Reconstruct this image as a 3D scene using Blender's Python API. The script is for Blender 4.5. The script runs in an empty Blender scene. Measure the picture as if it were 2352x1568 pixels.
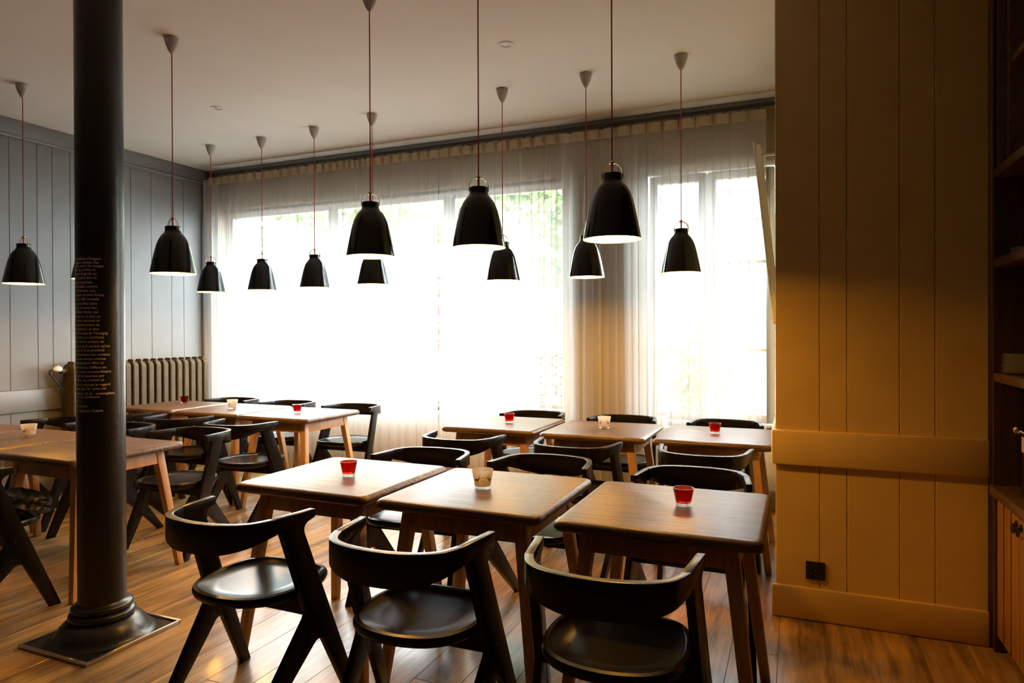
import bpy, bmesh, math, random
from mathutils import Vector, Matrix
random.seed(7)
scene = bpy.context.scene
COL = scene.collection
PI = math.pi

# ------------------------------------------------------------------ camera
F_PX, CX, CY = 1532.87, 1187.30, 772.71
YAW, PITCH, ROLL, CAM_H = math.radians(22.788), math.radians(-0.3029), math.radians(-0.2217), 1.3872
fw = Vector((-math.sin(YAW) * math.cos(PITCH), math.cos(YAW) * math.cos(PITCH), math.sin(PITCH)))
r0 = Vector((math.cos(YAW), math.sin(YAW), 0)); u0 = r0.cross(fw)
rt = r0 * math.cos(ROLL) + u0 * math.sin(ROLL)
up = -r0 * math.sin(ROLL) + u0 * math.cos(ROLL)
camd = bpy.data.cameras.new('camera'); cam = bpy.data.objects.new('camera', camd); COL.objects.link(cam)
camd.sensor_width = 36; camd.sensor_fit = 'HORIZONTAL'; camd.lens = F_PX / 2352 * 36
camd.shift_x = -(CX - 1176) / 2352; camd.shift_y = (CY - 784) / 2352
M = Matrix((rt, up, -fw)).transposed().to_4x4(); M.translation = (0, 0, CAM_H)
cam.matrix_world = M; camd.clip_start = 0.05; camd.clip_end = 200
scene.camera = cam

# ------------------------------------------------------------------ world, exposure
w = bpy.data.worlds.new('overcast_sky'); scene.world = w; w.use_nodes = True
wn = w.node_tree.nodes['Background']
wn.inputs[0].default_value = (0.86, 0.94, 1.0, 1); wn.inputs[1].default_value = 40.0
vs = scene.view_settings
vs.view_transform = 'Standard'; vs.look = 'None'; vs.gamma = 1; vs.use_curve_mapping = False
vs.exposure = 0.0
LAMP_W = 64.0
LAMP_COL = (1.0, 0.45, 0.05)
cy = scene.cycles
cy.max_bounces = 10; cy.diffuse_bounces = 5; cy.glossy_bounces = 4; cy.transmission_bounces = 6
cy.transparent_max_bounces = 16; cy.caustics_reflective = False; cy.caustics_refractive = False
cy.sample_clamp_indirect = 4.0; cy.blur_glossy = 0.5

ZC, XL, YW = 3.19, -6.03, 5.52        # ceiling, left wall, window wall
YP, PX1, PX2 = 3.516, -0.10, 0.778    # panelled pier
W1 = (-5.87, -1.85, 0.66, 2.74); W2 = (-1.185, -0.12, 0.62, 2.73)
def portal(name, loc, rot, sx, sy):
    l = bpy.data.lights.new(name, 'AREA'); l.shape = 'RECTANGLE'; l.size = sx; l.size_y = sy
    l.cycles.is_portal = True
    o = bpy.data.objects.new(name, l); COL.objects.link(o); o.location = loc; o.rotation_euler = rot
for nm, q in (('window_portal', W1), ('window_portal', W2)):
    portal(nm, ((q[0] + q[1]) / 2, YW + 0.3, (q[2] + q[3]) / 2), (-PI / 2, 0, 0), q[1] - q[0], q[3] - q[2])

# ------------------------------------------------------------------ materials
def mat(name):
    m = bpy.data.materials.new(name); m.use_nodes = True
    return m, m.node_tree, m.node_tree.nodes['Principled BSDF']
def nd(nt, t, **kw):
    n = nt.nodes.new(t)
    for k, v in kw.items(): setattr(n, k, v)
    return n
def coords(nt, scale, rand=True):
    tc = nd(nt, 'ShaderNodeTexCoord'); mp = nd(nt, 'ShaderNodeMapping')
    mp.inputs['Scale'].default_value = scale
    nt.links.new(tc.outputs['Object'], mp.inputs['Vector'])
    if rand:
        oi = nd(nt, 'ShaderNodeObjectInfo'); ml = nd(nt, 'ShaderNodeMath', operation='MULTIPLY'); ml.inputs[1].default_value = 37.0
        nt.links.new(oi.outputs['Random'], ml.inputs[0])
        cb = nd(nt, 'ShaderNodeCombineXYZ')
        for k in range(3): nt.links.new(ml.outputs[0], cb.inputs[k])
        nt.links.new(cb.outputs[0], mp.inputs['Location'])
    return mp
def ramp(nt, src, stops):
    r = nd(nt, 'ShaderNodeValToRGB'); e = r.color_ramp.elements
    while len(e) < len(stops): e.new(0.5)
    for k, (p, c) in enumerate(stops): e[k].position = p; e[k].color = (*c, 1)
    nt.links.new(src, r.inputs[0]); return r
def bump(nt, b, src, strength, dist=0.01):
    bp_ = nd(nt, 'ShaderNodeBump'); bp_.inputs['Strength'].default_value = strength; bp_.inputs['Distance'].default_value = dist
    nt.links.new(src, bp_.inputs['Height']); nt.links.new(bp_.outputs[0], b.inputs['Normal'])
def plain(name, c, rough=0.5, metal=0.0, noise=0.0, nscale=20, bmp=0.0, coat=0.0, spec=None, bdist=0.01):
    m, nt, b = mat(name)
    b.inputs['Base Color'].default_value = (*c, 1); b.inputs['Roughness'].default_value = rough; b.inputs['Metallic'].default_value = metal
    if coat: b.inputs['Coat Weight'].default_value = coat; b.inputs['Coat Roughness'].default_value = 0.05
    if spec is not None: b.inputs['Specular IOR Level'].default_value = spec
    if noise or bmp:
        mp = coords(nt, (1, 1, 1)); n = nd(nt, 'ShaderNodeTexNoise'); n.inputs['Scale'].default_value = nscale; n.inputs['Detail'].default_value = 4
        nt.links.new(mp.outputs[0], n.inputs['Vector'])
        if noise:
            r = ramp(nt, n.outputs['Fac'], [(0.3, tuple(x * (1 - noise) for x in c)), (0.7, tuple(min(1, x * (1 + noise)) for x in c))])
            nt.links.new(r.outputs[0], b.inputs['Base Color'])
        if bmp: bump(nt, b, n.outputs['Fac'], bmp, bdist)
    return m
def wood(name, dark, light, scale, rough, bmp=0.15, coat=0.0, hue=0.0, spec=0.5, lo=0.45, hi=0.95):
    m, nt, b = mat(name)
    mp = coords(nt, scale)
    n1 = nd(nt, 'ShaderNodeTexNoise'); n1.inputs['Scale'].default_value = 1.0; n1.inputs['Detail'].default_value = 6; n1.inputs['Distortion'].default_value = 0.6
    nt.links.new(mp.outputs[0], n1.inputs['Vector'])
    n2 = nd(nt, 'ShaderNodeTexNoise'); n2.inputs['Scale'].default_value = 4.5; n2.inputs['Detail'].default_value = 3
    nt.links.new(mp.outputs[0], n2.inputs['Vector'])
    mx = nd(nt, 'ShaderNodeMath', operation='MULTIPLY_ADD'); mx.inputs[1].default_value = 0.45
    nt.links.new(n2.outputs['Fac'], mx.inputs[0]); nt.links.new(n1.outputs['Fac'], mx.inputs[2])
    r = ramp(nt, mx.outputs[0], [(lo, dark), (hi, light)])
    out = r.outputs[0]
    if hue:
        oi = nd(nt, 'ShaderNodeObjectInfo'); hs = nd(nt, 'ShaderNodeHueSaturation')
        mr = nd(nt, 'ShaderNodeMapRange'); mr.inputs['To Min'].default_value = 1 - hue; mr.inputs['To Max'].default_value = 1 + hue
        nt.links.new(oi.outputs['Random'], mr.inputs['Value']); nt.links.new(mr.outputs[0], hs.inputs['Value'])
        nt.links.new(out, hs.inputs['Color']); out = hs.outputs[0]
    nt.links.new(out, b.inputs['Base Color'])
    b.inputs['Roughness'].default_value = rough; b.inputs['Specular IOR Level'].default_value = spec
    if coat: b.inputs['Coat Weight'].default_value = coat; b.inputs['Coat Roughness'].default_value = 0.12
    if bmp: bump(nt, b, mx.outputs[0], bmp, 0.003)
    return m
MT = {}
MT['floor'] = wood('oak_plank', (0.085, 0.040, 0.012), (0.55, 0.32, 0.11), (14, 1.3, 14), 0.33, 0.15, hue=0.09, coat=0.15)
MT['top'] = wood('walnut_stain', (0.028, 0.013, 0.005), (0.16, 0.082, 0.031), (2.2, 60, 60), 0.33, 0.6, spec=0.5, lo=0.55, hi=0.88)
MT['beech'] = wood('beech', (0.40, 0.20, 0.075), (0.58, 0.33, 0.145), (30, 30, 3), 0.45, 0.05)
MT['chair'] = wood('black_oak', (0.0025, 0.002, 0.0018), (0.007, 0.005, 0.004), (50, 6, 50), 0.27, 0.12, spec=0.22)
MT['paint'] = plain('grey_paint', (0.165, 0.163, 0.157), 0.42, noise=0.05, nscale=6, bmp=0.05)
MT['beige'] = plain('beige_paint', (0.74, 0.52, 0.18), 0.42, noise=0.04, nscale=6, bmp=0.05)
MT['taupe'] = plain('taupe_paint', (0.26, 0.19, 0.10), 0.5, noise=0.04, nscale=6)
MT['ceil'] = plain('ceiling_plaster', (0.85, 0.84, 0.82), 0.85, noise=0.02, nscale=3)
MT['trimw'] = plain('white_lacquer', (0.72, 0.70, 0.66), 0.4)
MT['iron'] = plain('painted_iron', (0.013, 0.012, 0.011), 0.30, bmp=0.22, nscale=38, bdist=0.006)
MT['radiator'] = plain('bronze_iron', (0.060, 0.042, 0.015), 0.55, noise=0.15, nscale=30, bmp=0.5, bdist=0.006, spec=0.3)
MT['steel'] = plain('brushed_steel', (0.62, 0.58, 0.52), 0.3, 1.0)
MT['chrome'] = plain('chrome', (0.75, 0.73, 0.7), 0.12, 1.0)
MT['brass'] = plain('pale_brass', (0.75, 0.58, 0.35), 0.2, 1.0)
MT['black_gloss'] = plain('black_enamel', (0.004, 0.004, 0.004), 0.07, spec=0.4)
MT['lining'] = plain('white_enamel', (0.85, 0.82, 0.75), 0.5)
MT['canopy'] = plain('pale_grey_plastic', (0.42, 0.41, 0.39), 0.4)
MT['red_cord'] = plain('red_textile', (0.30, 0.012, 0.010), 0.6)
MT['red_core'] = plain('bright_red_textile', (0.75, 0.05, 0.02), 0.5)
MT['white_text'] = plain('cream_vinyl', (0.92, 0.86, 0.74), 0.7)
MT['black_plastic'] = plain('black_plastic', (0.012, 0.011, 0.010), 0.4)
MT['rail'] = plain('dark_rail', (0.02, 0.017, 0.014), 0.5)
MT['darkwood'] = wood('dark_pine', (0.035, 0.015, 0.006), (0.10, 0.045, 0.018), (40, 40, 3), 0.45, 0.1)
MT['darkshelf'] = wood('dark_shelf_pine', (0.07, 0.032, 0.012), (0.17, 0.085, 0.032), (40, 3, 40), 0.45, 0.1)
MT['pine'] = wood('honey_pine', (0.30, 0.13, 0.035), (0.50, 0.25, 0.075), (24, 24, 2), 0.4, 0.05)
MT['plate'] = plain('white_china', (0.62, 0.60, 0.56), 0.2)
MT['jacket'] = plain('black_nylon', (0.012, 0.011, 0.010), 0.4, bmp=0.4, nscale=30)
MT['dark_ground'] = plain('bounce_damping_ground', (0.10, 0.085, 0.07), 0.8, noise=0.2, nscale=6)  # for the added slab outside, dark to weaken light bounced indoors
MT['facade'] = plain('pale_render', (0.72, 0.68, 0.62), 0.9, noise=0.05, nscale=2)
MT['roof'] = plain('slate_roof', (0.20, 0.18, 0.17), 0.8, noise=0.2, nscale=4)
MT['street'] = plain('pale_paving', (0.42, 0.41, 0.40), 0.9, noise=0.1, nscale=2)
MT['bark'] = plain('bark', (0.16, 0.11, 0.07), 0.9, noise=0.3, nscale=12)
MT['logend'] = plain('log_wood', (0.40, 0.27, 0.15), 0.85, noise=0.3, nscale=9)
MT['leaf'] = plain('green_leaf', (0.13, 0.22, 0.06), 0.6, noise=0.4, nscale=3)
MT['redleaf'] = plain('red_blossom', (0.50, 0.09, 0.07), 0.6, noise=0.3, nscale=5)
MT['dglass'] = plain('dark_house_glass', (0.10, 0.11, 0.12), 0.15)
def glass_mat():
    m = bpy.data.materials.new('window_glass'); m.use_nodes = True; nt = m.node_tree; nt.nodes.clear()
    o = nd(nt, 'ShaderNodeOutputMaterial'); t = nd(nt, 'ShaderNodeBsdfTransparent'); g = nd(nt, 'ShaderNodeBsdfGlossy'); mx = nd(nt, 'ShaderNodeMixShader')
    t.inputs[0].default_value = (0.94, 0.96, 0.95, 1); g.inputs['Roughness'].default_value = 0.02; mx.inputs[0].default_value = 0.06
    nt.links.new(t.outputs[0], mx.inputs[1]); nt.links.new(g.outputs[0], mx.inputs[2]); nt.links.new(mx.outputs[0], o.inputs[0]); return m
MT['glass'] = glass_mat()
def sheer(name, col, opaque, transl):
    m = bpy.data.materials.new(name); m.use_nodes = True; nt = m.node_tree; nt.nodes.clear()
    o = nd(nt, 'ShaderNodeOutputMaterial'); t = nd(nt, 'ShaderNodeBsdfTransparent'); d = nd(nt, 'ShaderNodeBsdfDiffuse'); tr = nd(nt, 'ShaderNodeBsdfTranslucent')
    d.inputs[0].default_value = (*col, 1); tr.inputs[0].default_value = (*col, 1)
    a = nd(nt, 'ShaderNodeMixShader'); a.inputs[0].default_value = transl
    nt.links.new(d.outputs[0], a.inputs[1]); nt.links.new(tr.outputs[0], a.inputs[2])
    b = nd(nt, 'ShaderNodeMixShader'); b.inputs[0].default_value = opaque
    nt.links.new(t.outputs[0], b.inputs[1]); nt.links.new(a.outputs[0], b.inputs[2]); nt.links.new(b.outputs[0], o.inputs[0]); return m
MT['sheer'] = sheer('white_voile', (0.68, 0.66, 0.63), 0.45, 0.42)
MT['band'] = sheer('cream_heading_tape', (0.62, 0.52, 0.38), 0.93, 0.35)
def votive_glass(name, col, tmix):
    m, nt, b = mat(name)
    b.inputs['Base Color'].default_value = (*col, 1); b.inputs['Roughness'].default_value = 0.05
    b.inputs['Transmission Weight'].default_value = 1.0; b.inputs['IOR'].default_value = 1.3
    t = nd(nt, 'ShaderNodeBsdfTransparent'); t.inputs[0].default_value = (*col, 1)
    mx = nd(nt, 'ShaderNodeMixShader'); mx.inputs[0].default_value = tmix
    o = nt.nodes['Material Output']
    nt.links.new(b.outputs[0], mx.inputs[1]); nt.links.new(t.outputs[0], mx.inputs[2]); nt.links.new(mx.outputs[0], o.inputs[0]); return m
MT['red_glass'] = votive_glass('red_glass', (0.62, 0.05, 0.012), 0.3)
MT['crimson_glass'] = votive_glass('crimson_glass', (0.55, 0.012, 0.02), 0.3)
MT['clear_glass'] = votive_glass('clear_glass', (0.95, 0.95, 0.93), 0.6)
MT['frost'] = sheer('frosted_glass', (0.80, 0.74, 0.64), 0.85, 0.55)
MT['print'] = plain('rust_print', (0.50, 0.18, 0.10), 0.6)
MT['wax'] = plain('candle_wax', (0.75, 0.70, 0.62), 0.5)
def emis(name, col, s):
    m = bpy.data.materials.new(name); m.use_nodes = True; nt = m.node_tree; nt.nodes.clear()
    o = nd(nt, 'ShaderNodeOutputMaterial'); e = nd(nt, 'ShaderNodeEmission'); e.inputs[0].default_value = (*col, 1); e.inputs[1].default_value = s
    nt.links.new(e.outputs[0], o.inputs[0]); return m
MT['bulb'] = emis('glowing_bulb', (1.0, 0.85, 0.55), 8.0)
def checker_mat():
    m, nt, b = mat('red_white_check'); mp = coords(nt, (1, 1, 1), False); c = nd(nt, 'ShaderNodeTexChecker'); c.inputs['Scale'].default_value = 55
    c.inputs[1].default_value = (0.75, 0.72, 0.65, 1); c.inputs[2].default_value = (0.45, 0.02, 0.02, 1)
    nt.links.new(mp.outputs[0], c.inputs['Vector']); nt.links.new(c.outputs[0], b.inputs['Base Color']); b.inputs['Roughness'].default_value = 0.8; return m
MT['check'] = checker_mat()

# ------------------------------------------------------------------ mesh helpers
class MB:
    def __init__(s): s.v = []; s.f = []
    def box(s, x0, x1, y0, y1, z0, z1):
        n = len(s.v); s.v += [(x0,y0,z0),(x1,y0,z0),(x1,y1,z0),(x0,y1,z0),(x0,y0,z1),(x1,y0,z1),(x1,y1,z1),(x0,y1,z1)]
        s.f += [tuple(n + k for k in q) for q in ((0,3,2,1),(4,5,6,7),(0,1,5,4),(1,2,6,5),(2,3,7,6),(3,0,4,7))]; return s
    def prism(s, bot, top):      # two rings of equal length
        n = len(s.v); k = len(bot); s.v += list(bot) + list(top)
        s.f.append(tuple(n + i for i in reversed(range(k)))); s.f.append(tuple(n + k + i for i in range(k)))
        for i in range(k): j = (i + 1) % k; s.f.append((n + i, n + j, n + k + j, n + k + i))
        return s
    def lathe(s, prof, seg=24, c=(0, 0, 0), close=False):
        n = len(s.v); k = len(prof)
        for i in range(seg):
            a = 2 * PI * i / seg
            for r, z in prof: s.v.append((c[0] + r * math.cos(a), c[1] + r * math.sin(a), c[2] + z))
        for i in range(seg):
            j = (i + 1) % seg
            for q in range(k if close else k - 1):
                q2 = (q + 1) % k
                s.f.append((n + i * k + q, n + j * k + q, n + j * k + q2, n + i * k + q2))
        return s
    def tube(s, pts, r, seg=8, caps=True):
        n = len(s.v); pts = [Vector(p) for p in pts]; k = len(pts)
        rr = r if isinstance(r, (list, tuple)) else [r] * k
        t0 = (pts[1] - pts[0]).normalized(); ref = Vector((0, 0, 1)) if abs(t0.z) < 0.9 else Vector((1, 0, 0))
        a = t0.cross(ref).normalized()
        for i, p in enumerate(pts):
            t = (pts[min(i + 1, k - 1)] - pts[max(i - 1, 0)]).normalized()
            a = (a - t * a.dot(t)).normalized(); b = t.cross(a)
            for q in range(seg):
                an = 2 * PI * q / seg; s.v.append(tuple(p + (a * math.cos(an) + b * math.sin(an)) * rr[i]))
        for i in range(k - 1):
            for q in range(seg):
                j = (q + 1) % seg; s.f.append((n + i * seg + q, n + i * seg + j, n + (i + 1) * seg + j, n + (i + 1) * seg + q))
        if caps:
            s.f.append(tuple(n + q for q in reversed(range(seg)))); s.f.append(tuple(n + (k - 1) * seg + q for q in range(seg)))
        return s
    def mesh(s, name, m, bevel=0, seg=2, angle=35, smooth=True):
        me = bpy.data.meshes.new(name); me.from_pydata(s.v, [], s.f)
        bm = bmesh.new(); bm.from_mesh(me)
        bmesh.ops.remove_doubles(bm, verts=bm.verts, dist=1e-6)
        bmesh.ops.recalc_face_normals(bm, faces=bm.faces)
        if bevel:
            ed = [e for e in bm.edges if len(e.link_faces) == 2 and e.calc_face_angle(0) > math.radians(30)]
            bmesh.ops.bevel(bm, geom=ed, offset=bevel, segments=seg, profile=0.5, affect='EDGES', clamp_overlap=True)
        bm.to_mesh(me); bm.free()
        if smooth:
            me.polygons.foreach_set('use_smooth', [True] * len(me.polygons)); me.set_sharp_from_angle(angle=math.radians(angle))
        me.materials.append(MT[m] if isinstance(m, str) else m); return me
    def build(s, name, m, parent=None, **kw): return obj(name, s.mesh(name, m, **kw), parent)
def obj(name, me, parent=None, loc=(0, 0, 0), rz=0):
    o = bpy.data.objects.new(name, me); COL.objects.link(o); o.location = loc; o.rotation_euler = (0, 0, rz)
    if parent: o.parent = parent
    return o
def thing(name, label, cat, loc=(0, 0, 0), rz=0, group=None):
    o = bpy.data.objects.new(name, None); COL.objects.link(o); o.empty_display_size = 0.1
    o.location = loc; o.rotation_euler = (0, 0, rz); return tag(o, label, cat, group)
def tag(o, label, cat, group=None):
    o['label'] = label; o['category'] = cat
    if group: o['group'] = group
    return o
def struct(o): o['kind'] = 'structure'; return o
def copy_tree(o, parent=None):
    c = o.copy(); COL.objects.link(c); c.parent = parent
    for ch in list(o.children): copy_tree(ch, c)
    return c
def fillet(poly, radii, n=6):
    out = []; k = len(poly)
    for i in range(k):
        p = Vector(poly[i]); a = Vector(poly[i - 1]); b = Vector(poly[(i + 1) % k]); r = radii[i]
        if r <= 0: out.append(tuple(p)); continue
        u = (a - p).normalized(); v = (b - p).normalized(); ang = u.angle(v)
        t = min(r / math.tan(ang / 2), 0.48 * (a - p).length, 0.48 * (b - p).length); r = t * math.tan(ang / 2)
        c = p + (u + v).normalized() * (r / math.sin(ang / 2)); s = p + u * t; e = p + v * t
        a0 = math.atan2(s.y - c.y, s.x - c.x); a1 = math.atan2(e.y - c.y, e.x - c.x); d = (a1 - a0 + PI) % (2 * PI) - PI
        for q in range(n + 1): an = a0 + d * q / n; out.append((c.x + r * math.cos(an), c.y + r * math.sin(an)))
    return out
def catmull(pts, n=6, closed=False):
    P = [Vector(p) for p in pts]; k = len(P); out = []
    for i in range(k if closed else k - 1):
        g = (lambda j: P[j % k]) if closed else (lambda j: P[max(0, min(k - 1, j))])
        p0, p1, p2, p3 = g(i - 1), g(i), g(i + 1), g(i + 2)
        for q in range(n):
            t = q / n
            out.append(0.5 * ((2 * p1) + (p2 - p0) * t + (2 * p0 - 5 * p1 + 4 * p2 - p3) * t * t + (3 * p1 - p0 - 3 * p2 + p3) * t ** 3))
    if not closed: out.append(P[-1])
    return out

# ------------------------------------------------------------------ room shell
YB, XR = -3.2, 1.30
floor = struct(MB().box(XL - 0.3, XR + 0.3, YB - 0.3, YW + 0.3, -0.20, -0.012).build('floor', 'rail'))
def plank_mesh(w_, l_): return MB().box(0, w_, 0, l_, -0.013, 0).mesh('plank', 'floor', bevel=0.0012, seg=1)
PW = 0.192; cache = {}
x = XL
while x < XR - 0.01:
    w_ = min(PW, XR - x); y = YB - random.random() * 1.6
    while y < YW:
        a = max(y, YB); L = random.choice((1.82, 1.82, 1.3)); b = min(y + L, YW)
        if b - a > 0.05:
            key = (round(w_, 3), round(b - a, 3))
            if key not in cache: cache[key] = plank_mesh(w_ - 0.0008, b - a - 0.0012)
            obj('plank', cache[key], floor, (x, a, 0))
        y += L
    x += PW
ceiling = struct(MB().box(XL - 0.3, XR + 0.3, YB - 0.3, YW + 0.3, ZC, ZC + 0.25).build('ceiling', 'ceil'))

def boards(parent, axis, at, face, spans, z0, z1, m='paint', t=0.014):
    for a, b in spans:       # axis 'x': boards on a wall of constant y
        mb = MB(); g = 0.0011
        if axis == 'x': mb.box(a + g, b - g, min(at, at + face * t), max(at, at + face * t), z0, z1)
        else: mb.box(min(at, at + face * t), max(at, at + face * t), a + g, b - g, z0, z1)
        mb.build('board', m, parent, bevel=0.002, seg=1)
def spans(cuts): return list(zip(cuts[:-1], cuts[1:]))
# left wall
wl = MB().box(XL - 0.22, XL - 0.014, YB - 0.2, YW + 0.22, 0, ZC)
wall_left = struct(wl.build('wall_left', 'paint', smooth=False))
cuts = [1.9, 2.12, 2.31, 2.54, 2.70, 2.90, 3.06, 3.27, 3.482, 3.702, 3.83, 3.986, 4.17, 4.36, 4.579, 4.804, 5.039, 5.189, 5.421, 5.52]
boards(wall_left, 'y', XL - 0.014, 1, spans(cuts), 0, 3.035)
boards(wall_left, 'y', XL - 0.014, 1, spans([YB + k * 0.204 for k in range(25)] + [1.9]), 0, 3.035)
def trim(name, mb, m='paint', bevel=0.006): return struct(mb.build(name, m, bevel=bevel))
trim('trim_1', MB().box(XL - 0.014, XL + 0.012, YB, YW, 3.055, ZC))                      # frieze
trim('trim_2', MB().box(XL - 0.014, XL + 0.030, YB, YW, 3.030, 3.055), bevel=0.009)      # bead below it
trim('trim_3', MB().box(XL, XL + 0.032, YB, YW - 0.02, 0.735, 0.925), bevel=0.012)   # dado rail
struct(MB().box(XL, XL + 0.022, YB, YW - 0.02, 0, 0.157).build('baseboard_left', 'paint', bevel=0.01))
# window wall
ww = MB(); ya, yb = YW + 0.014, YW + 0.24; xr = XR + 0.2
ww.box(XL - 0.2, xr, ya, yb, W2[3], ZC).box(XL - 0.2, W1[0], ya, yb, 0, W2[3]).box(W1[0], W1[1], ya, yb, W1[3], W2[3])
ww.box(W1[1], W2[0], ya, yb, 0, W2[3]).box(W1[0], W1[1], ya, yb, 0, W1[2]).box(W2[0], W2[1], ya, yb, 0, W2[2]).box(W2[1], xr, ya, yb, 0, W2[3])
wall_window = struct(ww.build('wall_window', 'taupe', smooth=False))
def even(a, b, st):
    n = max(1, round((b - a) / st)); c = [a]
    for k in range(1, n): c.append(a + (b - a) * k / n + random.uniform(-0.2, 0.2) * st)
    return spans(c + [b])
boards(wall_window, 'x', YW + 0.014, -1, even(W1[0], W1[1], 0.19), W1[3] + 0.06, ZC, 'taupe')
boards(wall_window, 'x', YW + 0.014, -1, even(W2[0], W2[1], 0.19), W2[3] + 0.06, ZC, 'taupe')
boards(wall_window, 'x', YW + 0.014, -1, even(W1[1] + 0.05, W2[0] - 0.05, 0.19), 0, ZC, 'taupe')
boards(wall_window, 'x', YW + 0.014, -1, even(W1[0], W1[1], 0.2), 0, W1[2] - 0.04, 'trimw')
boards(wall_window, 'x', YW + 0.014, -1, even(W2[0], W2[1], 0.2), 0, W2[2] - 0.04, 'trimw')
boards(wall_window, 'x', YW + 0.014, -1, [(XL, W1[0] - 0.03)], 0, ZC, 'taupe')
struct(MB().box(XL, PX1, YW - 0.024, YW, 0, 0.157).build('baseboard_window', 'taupe', bevel=0.01))
trim('trim_4', MB().box(XL, PX1, YW - 0.03, YW, ZC - 0.035, ZC), bevel=0.01)              # cornice strip
# panelled pier and the wall behind the shelves
wall_pier = struct(MB().box(PX1, XR + 0.2, YP + 0.014, YW, 0, ZC).build('wall_pier', 'beige', smooth=False))
boards(wall_pier, 'x', YP + 0.014, -1, spans([PX1, 0.098, 0.216, 0.434, 0.575, PX2]), 0, ZC, 'beige')
trim('trim_5', MB().box(PX1 - 0.018, PX2, YP - 0.026, YP, 0.742, 0.912), 'beige', bevel=0.012)
struct(MB().box(PX1 - 0.018, PX2, YP - 0.028, YP, 0, 0.157).build('baseboard_pier', 'beige', bevel=0.012))
trim('trim_6', MB().box(PX1 - 0.018, PX1, YP, YW - 0.03, 0.742, 0.912), 'beige', bevel=0.006)
wall_right = struct(MB().box(XR, XR + 0.2, YB - 0.2, YP + 0.014, 0, ZC).build('wall_right', 'paint', smooth=False))
boards(wall_right, 'y', XR, -1, even(YB, YP, 0.2), 0, ZC, 'darkwood')
wall_back = struct(MB().box(XL - 0.2, XR + 0.2, YB - 0.2, YB, 0, ZC).build('wall_back', 'paint', smooth=False))
boards(wall_back, 'x', YB, 1, even(XL, XR, 0.2), 0, ZC, 'darkwood')

# ------------------------------------------------------------------ windows
def casement(parent, x0, x1, z0, z1, y, bars=(), fw_=0.065):
    fr = MB().box(x0, x0 + fw_, y, y + 0.06, z0, z1).box(x1 - fw_, x1, y, y + 0.06, z0, z1)
    fr.box(x0 + fw_, x1 - fw_, y, y + 0.06, z0, z0 + fw_).box(x0 + fw_, x1 - fw_, y, y + 0.06, z1 - fw_, z1)
    f = fr.build('sash', 'trimw', parent, bevel=0.006)
    for z in bars: MB().box(x0 + fw_, x1 - fw_, y + 0.012, y + 0.048, z - 0.014, z + 0.014).build('glazing_bar', 'trimw', f, bevel=0.004)
    zs = [z0 + fw_] + [z for z in bars] + [z1 - fw_]
    for a, b in zip(zs[:-1], zs[1:]):
        MB().box(x0 + fw_, x1 - fw_, y + 0.027, y + 0.033, a + 0.014, b - 0.014).build('pane', 'glass', f, smooth=False)
    return f
def frame_window(name, q, y, t=0.035, head=0.06):
    x0, x1, z0, z1 = q
    mb = MB().box(x0, x0 + t, y, y + 0.09, z0, z1).box(x1 - t, x1, y, y + 0.09, z0, z1).box(x0 + t, x1 - t, y, y + 0.09, z0, z0 + t).box(x0 + t, x1 - t, y, y + 0.09, z1 - t, z1)
    root = struct(mb.build(name, 'trimw', bevel=0.005))
    MB().box(x0 - 0.05, x1 + 0.05, YW - 0.012, YW + 0.012, z1, z1 + head).build('head_casing', 'taupe', root, bevel=0.005)
    for a in (x0 - 0.05, x1): MB().box(a, a + 0.05, YW - 0.012, YW + 0.012, z0, z1).build('side_casing', 'taupe', root, bevel=0.005)
    MB().box(x0 - 0.05, x1 + 0.05, YW - 0.05, y, z0 - 0.04, z0).build('window_sill', 'trimw', root, bevel=0.008)
    return root
g1 = frame_window('window_1', W1, YW + 0.10)
m1, m2 = -4.42, -3.06
for a, b in ((W1[0] + 0.035, m1 - 0.02), (m1 + 0.02, m2 - 0.02), (m2 + 0.02, W1[1] - 0.035)):
    casement(g1, a, b, W1[2] + 0.05, W1[3] - 0.03, YW + 0.115, fw_=0.042)
for m_ in (m1, m2): MB().box(m_ - 0.02, m_ + 0.02, YW + 0.10, YW + 0.19, W1[2] + 0.05, W1[3] - 0.05).build('mullion', 'trimw', g1, bevel=0.005)
g2 = frame_window('window_2', W2, YW + 0.05)
xm = -0.67
for a, b in ((W2[0] + 0.05, xm - 0.002), (xm + 0.002, W2[1] - 0.04)):
    casement(g2, a, b, W2[2] + 0.05, W2[3] - 0.05, YW + 0.06, bars=(1.245, 1.945))

# ------------------------------------------------------------------ iron column
COLX, COLY, CR = -2.962, 2.094, 0.098
col = thing('iron_column', 'black painted iron column with white French lettering and moulded foot', 'column', (COLX, COLY, 0))
MB().lathe([(CR, 0.15), (CR, 1.0), (CR * 0.995, 2.0), (CR * 0.99, ZC)], 64).build('shaft', 'iron', col, angle=60)
prof = [(0.0, 0.008), (0.220, 0.008), (0.219, 0.011), (0.207, 0.016), (0.196, 0.026), (0.187, 0.041), (0.176, 0.058), (0.161, 0.074), (0.146, 0.084), (0.132, 0.090), (0.127, 0.092)]
for k in range(9): a = -PI / 2 + PI * k / 8; prof.append((0.124 + 0.013 * math.cos(a), 0.108 + 0.016 * math.sin(a)))
prof += [(0.119, 0.128)]
for k in range(9): a = -PI / 2 + PI * k / 8; prof.append((0.113 + 0.013 * math.cos(a), 0.143 + 0.014 * math.sin(a)))
prof += [(0.104, 0.160), (0.098, 0.168)]
MB().lathe(prof, 64).build('foot_moulding', 'iron', col, angle=50)
FX, FY = 0.226, 0.234
MB().box(-FX + 0.012, FX - 0.012, -FY + 0.012, FY - 0.012, 0.001, 0.008).build('base_plate', 'iron', col)
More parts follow.
